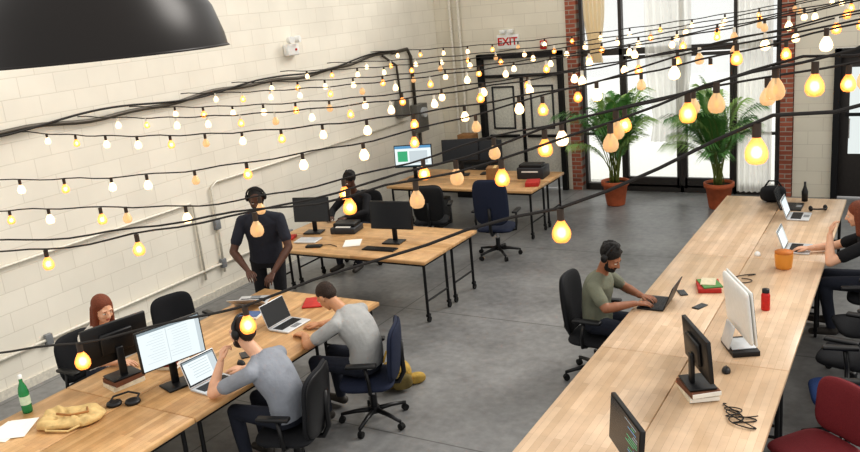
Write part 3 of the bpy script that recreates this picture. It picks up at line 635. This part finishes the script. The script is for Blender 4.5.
def person(name,loc,rz,P):
    F=Fig();sk=P['skin'];sh=P['shirt'];pa=P.get('pants',clothm('dark_denim',(40,44,56)));ha=P['hair'];shoe=P.get('shoe',pm('shoe',(60,55,50),.6))
    pel=V(P['pelvis']);nk=V(P['neck']);S=V(P.get('S',(1,0,0))).normalized();w=P.get('w',1.12);dp=P.get('dp',1.1)
    bow=P.get('bow',-.03)
    c=[pel+(nk-pel)*t+V((0,bow*math.sin(math.pi*t),0)) for t in (0,.2,.42,.66,.84,.95,1.0)]
    Sp=V((1,0,0))
    F.loft(c,[(.165*w,.12*dp),(.155*w,.118*dp),(.155*w,.115*dp),(.172*w,.122*dp),(.175*w,.11*dp),(.12*w,.088),(.07,.068)],S,sh)
    F.loft([pel-V((0,0,.08)),pel,pel+(c[1]-pel)*.5],[(.15*w,.11),(.172*w,.13),(.155*w,.116)],Sp,pa)
    hc=V(P['head']);f=V(P.get('hf',(0,1,0))).normalized();u=V(P.get('hu',(0,0,1)));s_=f.cross(u).normalized();u=s_.cross(f).normalized()
    R=Matrix((s_,f,u)).transposed()
    def h(x,y,z):return hc+R@V((x,y,z))
    F.cap(nk-(hc-nk)*.1,h(0,-.015,-.07),.056,.052,sk)
    E=lambda c,r,m:F.ell(h(*c),r,m,R)
    E((0,-.012,.03),(.074,.092,.086),sk);E((0,.022,-.02),(.061,.068,.085),sk);E((0,.034,-.07),(.046,.048,.038),sk);E((0,.066,-.092),(.02,.018,.018),sk)
    F.cap(h(0,.09,.008),h(0,.108,-.026),.008,.013,sk);E((-.012,.098,-.028),(.009,.009,.007),sk);E((.012,.098,-.028),(.009,.009,.007),sk)
    F.cap(h(-.04,.074,.024),h(.04,.074,.024),.012,.012,sk)
    for x in(-1,1):
        E((x*.034,.062,-.03),(.022,.022,.022),sk);E((x*.076,-.002,-.008),(.010,.02,.032),sk);E((x*.029,.076,.003),(.013,.011,.009),P.get('eye',pm('eye_white',(225,220,212),.3)))
        E((x*.029,.0875,.003),(.006,.003,.006),pm('pupil',(25,18,15),.2));F.cap(h(x*.018,.088,.024),h(x*.044,.079,.026),.004,.004,ha)
    E((0,.088,-.056),(.022,.01,.0055),P['lip']);E((0,.087,-.064),(.018,.009,.005),P['lip'])
    hs=P.get('hairstyle','short')
    if hs=='short':E((0,-.026,.045),(.083,.094,.084),ha);E((0,-.06,.0),(.076,.055,.06),ha)
    elif hs=='buzz':E((0,-.022,.038),(.0785,.093,.085),ha);E((0,-.055,.0),(.07,.05,.055),ha)
    elif hs=='curly':
        E((0,-.024,.052),(.088,.098,.09),ha);rn=random.Random(2)
        for i in range(40):
            a=rn.uniform(0,6.28);t=rn.uniform(.1,1.4);x,y,z=math.cos(a)*math.sin(t),math.sin(a)*math.sin(t),math.cos(t)
            if y>.75:continue
            E((x*.086,-.024+y*.094,.052+z*.09),(.018,.018,.018),ha)
    elif hs=='long':
        E((0,-.024,.045),(.086,.097,.088),ha)
        for x in(-1,1):F.cap(h(x*.066,-.01,.03),h(x*.078,.02,-.17),.03,.026,ha);F.cap(h(x*.05,-.05,.0),h(x*.06,-.05,-.2),.04,.032,ha)
        F.cap(h(0,-.06,0),h(0,-.06,-.2),.05,.04,ha)
    if P.get('beard'):
        E((0,.036,-.078),(.055,.055,.042),ha);E((0,.07,-.09),(.026,.026,.024),ha);F.cap(h(-.022,.092,-.045),h(.022,.092,-.045),.006,.006,ha)
        for x in(-1,1):F.cap(h(x*.062,.01,-.01),h(x*.048,.03,-.07),.014,.018,ha)
    up2=(c[5]-c[3]).normalized();hw=.172*w
    for side,key in((1,'R'),(-1,'L')):
        A=P[key];shd=c[5]+S*side*hw-up2*.055;el=V(A[0]);wr=V(A[1]);F.cap(c[5]+S*side*.05-up2*.015,shd,.062,.06,sh)
        lng=P.get('long',False)
        if lng:F.cap(shd,el,.062,.048,sh);F.cap(el,wr,.048,.033,sh);F.cap(wr-(wr-el)*.1,wr,.026,.026,sk)
        else:
            F.cap(shd,shd+(el-shd)*.66,.063,.061,sh);F.cap(shd,el,.052,.043,sk);F.cap(el,el+(wr-el)*.35,.043,.045,sk);F.cap(el+(wr-el)*.3,wr,.044,.027,sk)
        d=V(A[2]).normalized();n=V(A[3]);n=(n-d*n.dot(d)).normalized();th=d.cross(n)*side;curl=A[4] if len(A)>4 else .35
        H=[];F.cap(wr-d*.03,wr+d*.01,.026,.024,sk,H)
        for i,(off,ln) in enumerate(((.031,.076),(.0105,.084),(-.0105,.078),(-.031,.062))):
            kn=wr+d*(.088-.004*abs(i-1))+th*off;F.cap(wr+d*.015+th*off*.55,kn,.014,.0115,sk,H)
            pt=kn;ang=curl*.6;dd=d+th*off*2.0;dd.normalize()
            for j,fr in enumerate((.45,.32,.25)):
                v=(dd*math.cos(ang)+n*math.sin(ang))*ln*fr;F.cap(pt,pt+v,.0092-.001*j,.0086-.001*j,sk,H);pt=pt+v;ang+=curl
        F.cap(wr+d*.02+th*.012,wr+d*.05+th*.043+n*.008,.015,.0125,sk,H);F.cap(wr+d*.05+th*.043+n*.008,wr+d*.08+th*.054+n*.015,.0115,.010,sk,H);F.cap(wr+d*.08+th*.054+n*.015,wr+d*.104+th*.052+n*.022,.0098,.008,sk,H)
        F.hand.append(H)
    for side,key in((1,'RL'),(-1,'LL')):
        A=P[key];hp=pel+V((side*.09*w,0,-.02));kn=V(A[0]);an=V(A[1]);td=V(A[2] if len(A)>2 else (side*.15,1,0)).normalized()
        F.cap(hp,kn,.088,.062,pa);F.cap(kn,kn+(an-kn)*.35,.06,.06,pa);F.cap(kn+(an-kn)*.35,an+V((0,0,.02)),.06,.048,pa)
        F.cap(an,an-V((0,0,.03)),.04,.042,shoe);F.cap(an-V((0,0,.045))-td*.03,an-V((0,0,.055))+td*.17,.042,.033,shoe)
    data=[fig_mesh(F.p,.0075,4)]+[fig_mesh(H,.0032,2) for H in F.hand]
    me=bpy.data.meshes.new(name);co=[];fs=[];mi=[];ml=[]
    for (c_,f_,w_,m_) in data:
        o=len(co);co+=c_.tolist();fs+=[[o+i for i in f] for f in f_];idx=[]
        for m in m_:
            if m not in ml:ml.append(m)
            idx.append(ml.index(m))
        mi+=[idx[k] for k in w_]
    me.from_pydata(co,[],fs)
    for m in ml:me.materials.append(m)
    me.polygons.foreach_set('material_index',mi);me.polygons.foreach_set('use_smooth',[True]*len(fs));me.update()
    o=bpy.data.objects.new(name,me);bpy.context.collection.objects.link(o);o.location=loc;o.rotation_euler=(0,0,rz)
    if P.get('phones'):
        bb=B();bb.M=Matrix.Translation(hc)@R.to_4x4()@Matrix.Translation((0,-.012,.035));headphones_geo(bb,.094);bb.obj('headphones',parent=o)
    return o
sitlegs={'RL':((.13,.44,.545),(.14,.42,.11)),'LL':((-.13,.44,.545),(-.15,.36,.11))}
white_sk=(224,176,146);sk1=skinm('skin_light',white_sk);sk2=skinm('skin_tan',(200,148,112));sk3=skinm('skin_dark',(86,56,42));sk4=skinm('skin_brown',(150,102,76))
lp=pm('lips_pink',(176,104,92),.5);lpd=pm('lips_dark',(84,48,40),.5)
hbk=pm('hair_black',(20,16,14),.7,0,.3,120,.5);hbr=pm('hair_brown',(50,34,24),.7,0,.3,120,.5);hrd=pm('hair_auburn',(120,62,38),.65,0,.3,120,.5)
D=(0,0,-1)
person('seated_man',(-4.08,4.36,0),FXm,dict(skin=sk1,lip=lp,hair=hbr,shirt=clothm('grey_tee',(146,150,158)),pelvis=(0,-.02,.57),neck=(-.08,.15,1.05),bow=-.06,S=(1,.12,0),head=(-.11,.25,1.23),hf=(-.1,1,-.1),beard=True,hairstyle='short',phones=True,
  L=((-.33,.43,.80),(-.225,.40,1.02),(.35,-.1,1),(.8,-.5,-.2),.9),R=((.26,.30,.80),(.12,.52,.79),(-.3,1,0),D,.3),**sitlegs))
person('seated_man',(-4.03,5.33,0),FXm,dict(skin=sk2,lip=lp,hair=hbr,shirt=clothm('stone_shirt',(170,170,168)),pelvis=(0,-.02,.57),neck=(-.02,.16,1.03),bow=-.09,head=(-.04,.29,1.15),hf=(0,.72,-.68),hairstyle='buzz',
  L=((-.32,.33,.80),(-.12,.53,.785),(.3,1,0),D,.5),R=((.3,.33,.80),(.14,.55,.785),(-.3,1,0),D,.3),**sitlegs))
person('seated_woman',(-6.3,4.42,0),FX,dict(skin=sk1,lip=lp,hair=hrd,shirt=clothm('white_blouse',(222,216,206)),w=.92,dp=1,pelvis=(0,-.0,.57),neck=(.04,.14,1.02),head=(.05,.23,1.18),hf=(.15,.9,-.3),hairstyle='long',
  L=((-.28,.28,.80),(-.13,.5,.79),(.2,1,0),D,.3),R=((.3,.3,.80),(.2,.52,.79),(-.2,1,0),D,.3),**sitlegs))
person('standing_man',(-6.04,6.47,0),face(.45,-.89),dict(skin=sk3,lip=lpd,hair=hbk,shirt=clothm('dark_shirt',(42,44,54)),pants=clothm('black_trousers',(26,26,30)),w=1.18,pelvis=(0,-.03,.97),neck=(-.02,.1,1.52),bow=-.02,head=(-.03,.17,1.69),hf=(-.15,.85,-.45),hairstyle='buzz',beard=True,phones=True,
  R=((.29,.2,1.14),(.1,.4,.98),(-.4,.7,-.3),(-.2,0,-1),.5),L=((-.3,.16,1.14),(-.16,.4,.94),(.3,.8,-.5),(.1,-.3,-1),.4),
  RL=((.11,.02,.5),(.12,-.06,.1)),LL=((-.11,.03,.5),(-.13,-.02,.1))))
person('seated_man',(-6.73,9.22,0),FYm,dict(skin=sk3,lip=lpd,hair=hbk,shirt=clothm('black_tee',(24,24,28)),pelvis=(0,-.02,.57),neck=(0,.1,1.05),head=(0,.17,1.23),hf=(.2,1,-.3),hairstyle='curly',long=True,
  L=((-.28,.26,.82),(-.12,.5,.80),(.3,1,0),D,.3),R=((.28,.26,.82),(.12,.5,.8),(-.3,1,0),D,.3),**sitlegs))
person('seated_man',(-2.44,6.8,0),FX,dict(skin=sk4,lip=lpd,hair=hbk,shirt=clothm('olive_tee',(116,118,102)),w=1.05,pelvis=(0,-.0,.57),neck=(.03,.07,1.03),bow=-.03,head=(.06,.16,1.19),hf=(.2,.85,-.5),hairstyle='curly',beard=True,phones=True,
  L=((-.29,.16,.80),(-.1,.38,.80),(.3,1,0),D,.35),R=((.29,.18,.80),(.1,.38,.80),(-.35,1,0),D,.35),**sitlegs))
person('seated_woman',(-.27,8.48,0),FXm,dict(skin=sk1,lip=lp,hair=hrd,shirt=clothm('black_top',(24,24,28)),w=.92,dp=1,pelvis=(0,-.0,.57),neck=(0,.1,1.04),head=(0,.18,1.21),hf=(0,1,-.25),hairstyle='long',
  L=((-.26,.38,.80),(-.13,.40,1.03),(.35,-.1,.9),(.3,-1,0),.6),R=((.26,.38,.81),(.15,.6,.80),(-.1,1,0),D,.35),**sitlegs))
# ---------------------------------------------------------------- lights
w=bpy.data.worlds.new('World');bpy.context.scene.world=w;w.use_nodes=True;bg=w.node_tree.nodes['Background'];bg.inputs[0].default_value=(1,.985,.955,1);bg.inputs[1].default_value=.95
def sun(rot,e,ang,col):
    l=bpy.data.lights.new('daylight','SUN');l.energy=e;l.angle=math.radians(ang);l.color=col;o=bpy.data.objects.new('daylight',l);o.rotation_euler=rot;bpy.context.collection.objects.link(o)
d=V((-.5,-.65,-.6));sun(d.to_track_quat('-Z','Y').to_euler(),1.7,25,(1,.97,.92))
# ---------------------------------------------------------------- camera
th=math.radians(15.04);ya=math.radians(31.3);ro=math.atan(.095)
Fv=V((-math.sin(ya)*math.cos(th),math.cos(ya)*math.cos(th),-math.sin(th)));R0=V((math.cos(ya),math.sin(ya),0));U0=R0.cross(Fv)
Rv=math.cos(ro)*R0-math.sin(ro)*U0;Uv=math.sin(ro)*R0+math.cos(ro)*U0
cam=bpy.data.cameras.new('camera');cam.sensor_width=36;cam.lens=36*830/860;co=bpy.data.objects.new('camera',cam)
M=Matrix((Rv,Uv,-Fv)).transposed().to_4x4();M.translation=V((0,0,3.5));co.matrix_world=M;bpy.context.collection.objects.link(co);bpy.context.scene.camera=co
vs=bpy.context.scene.view_settings;vs.view_transform='Standard'
try:vs.look='Medium High Contrast'
except Exception as e:print(e)
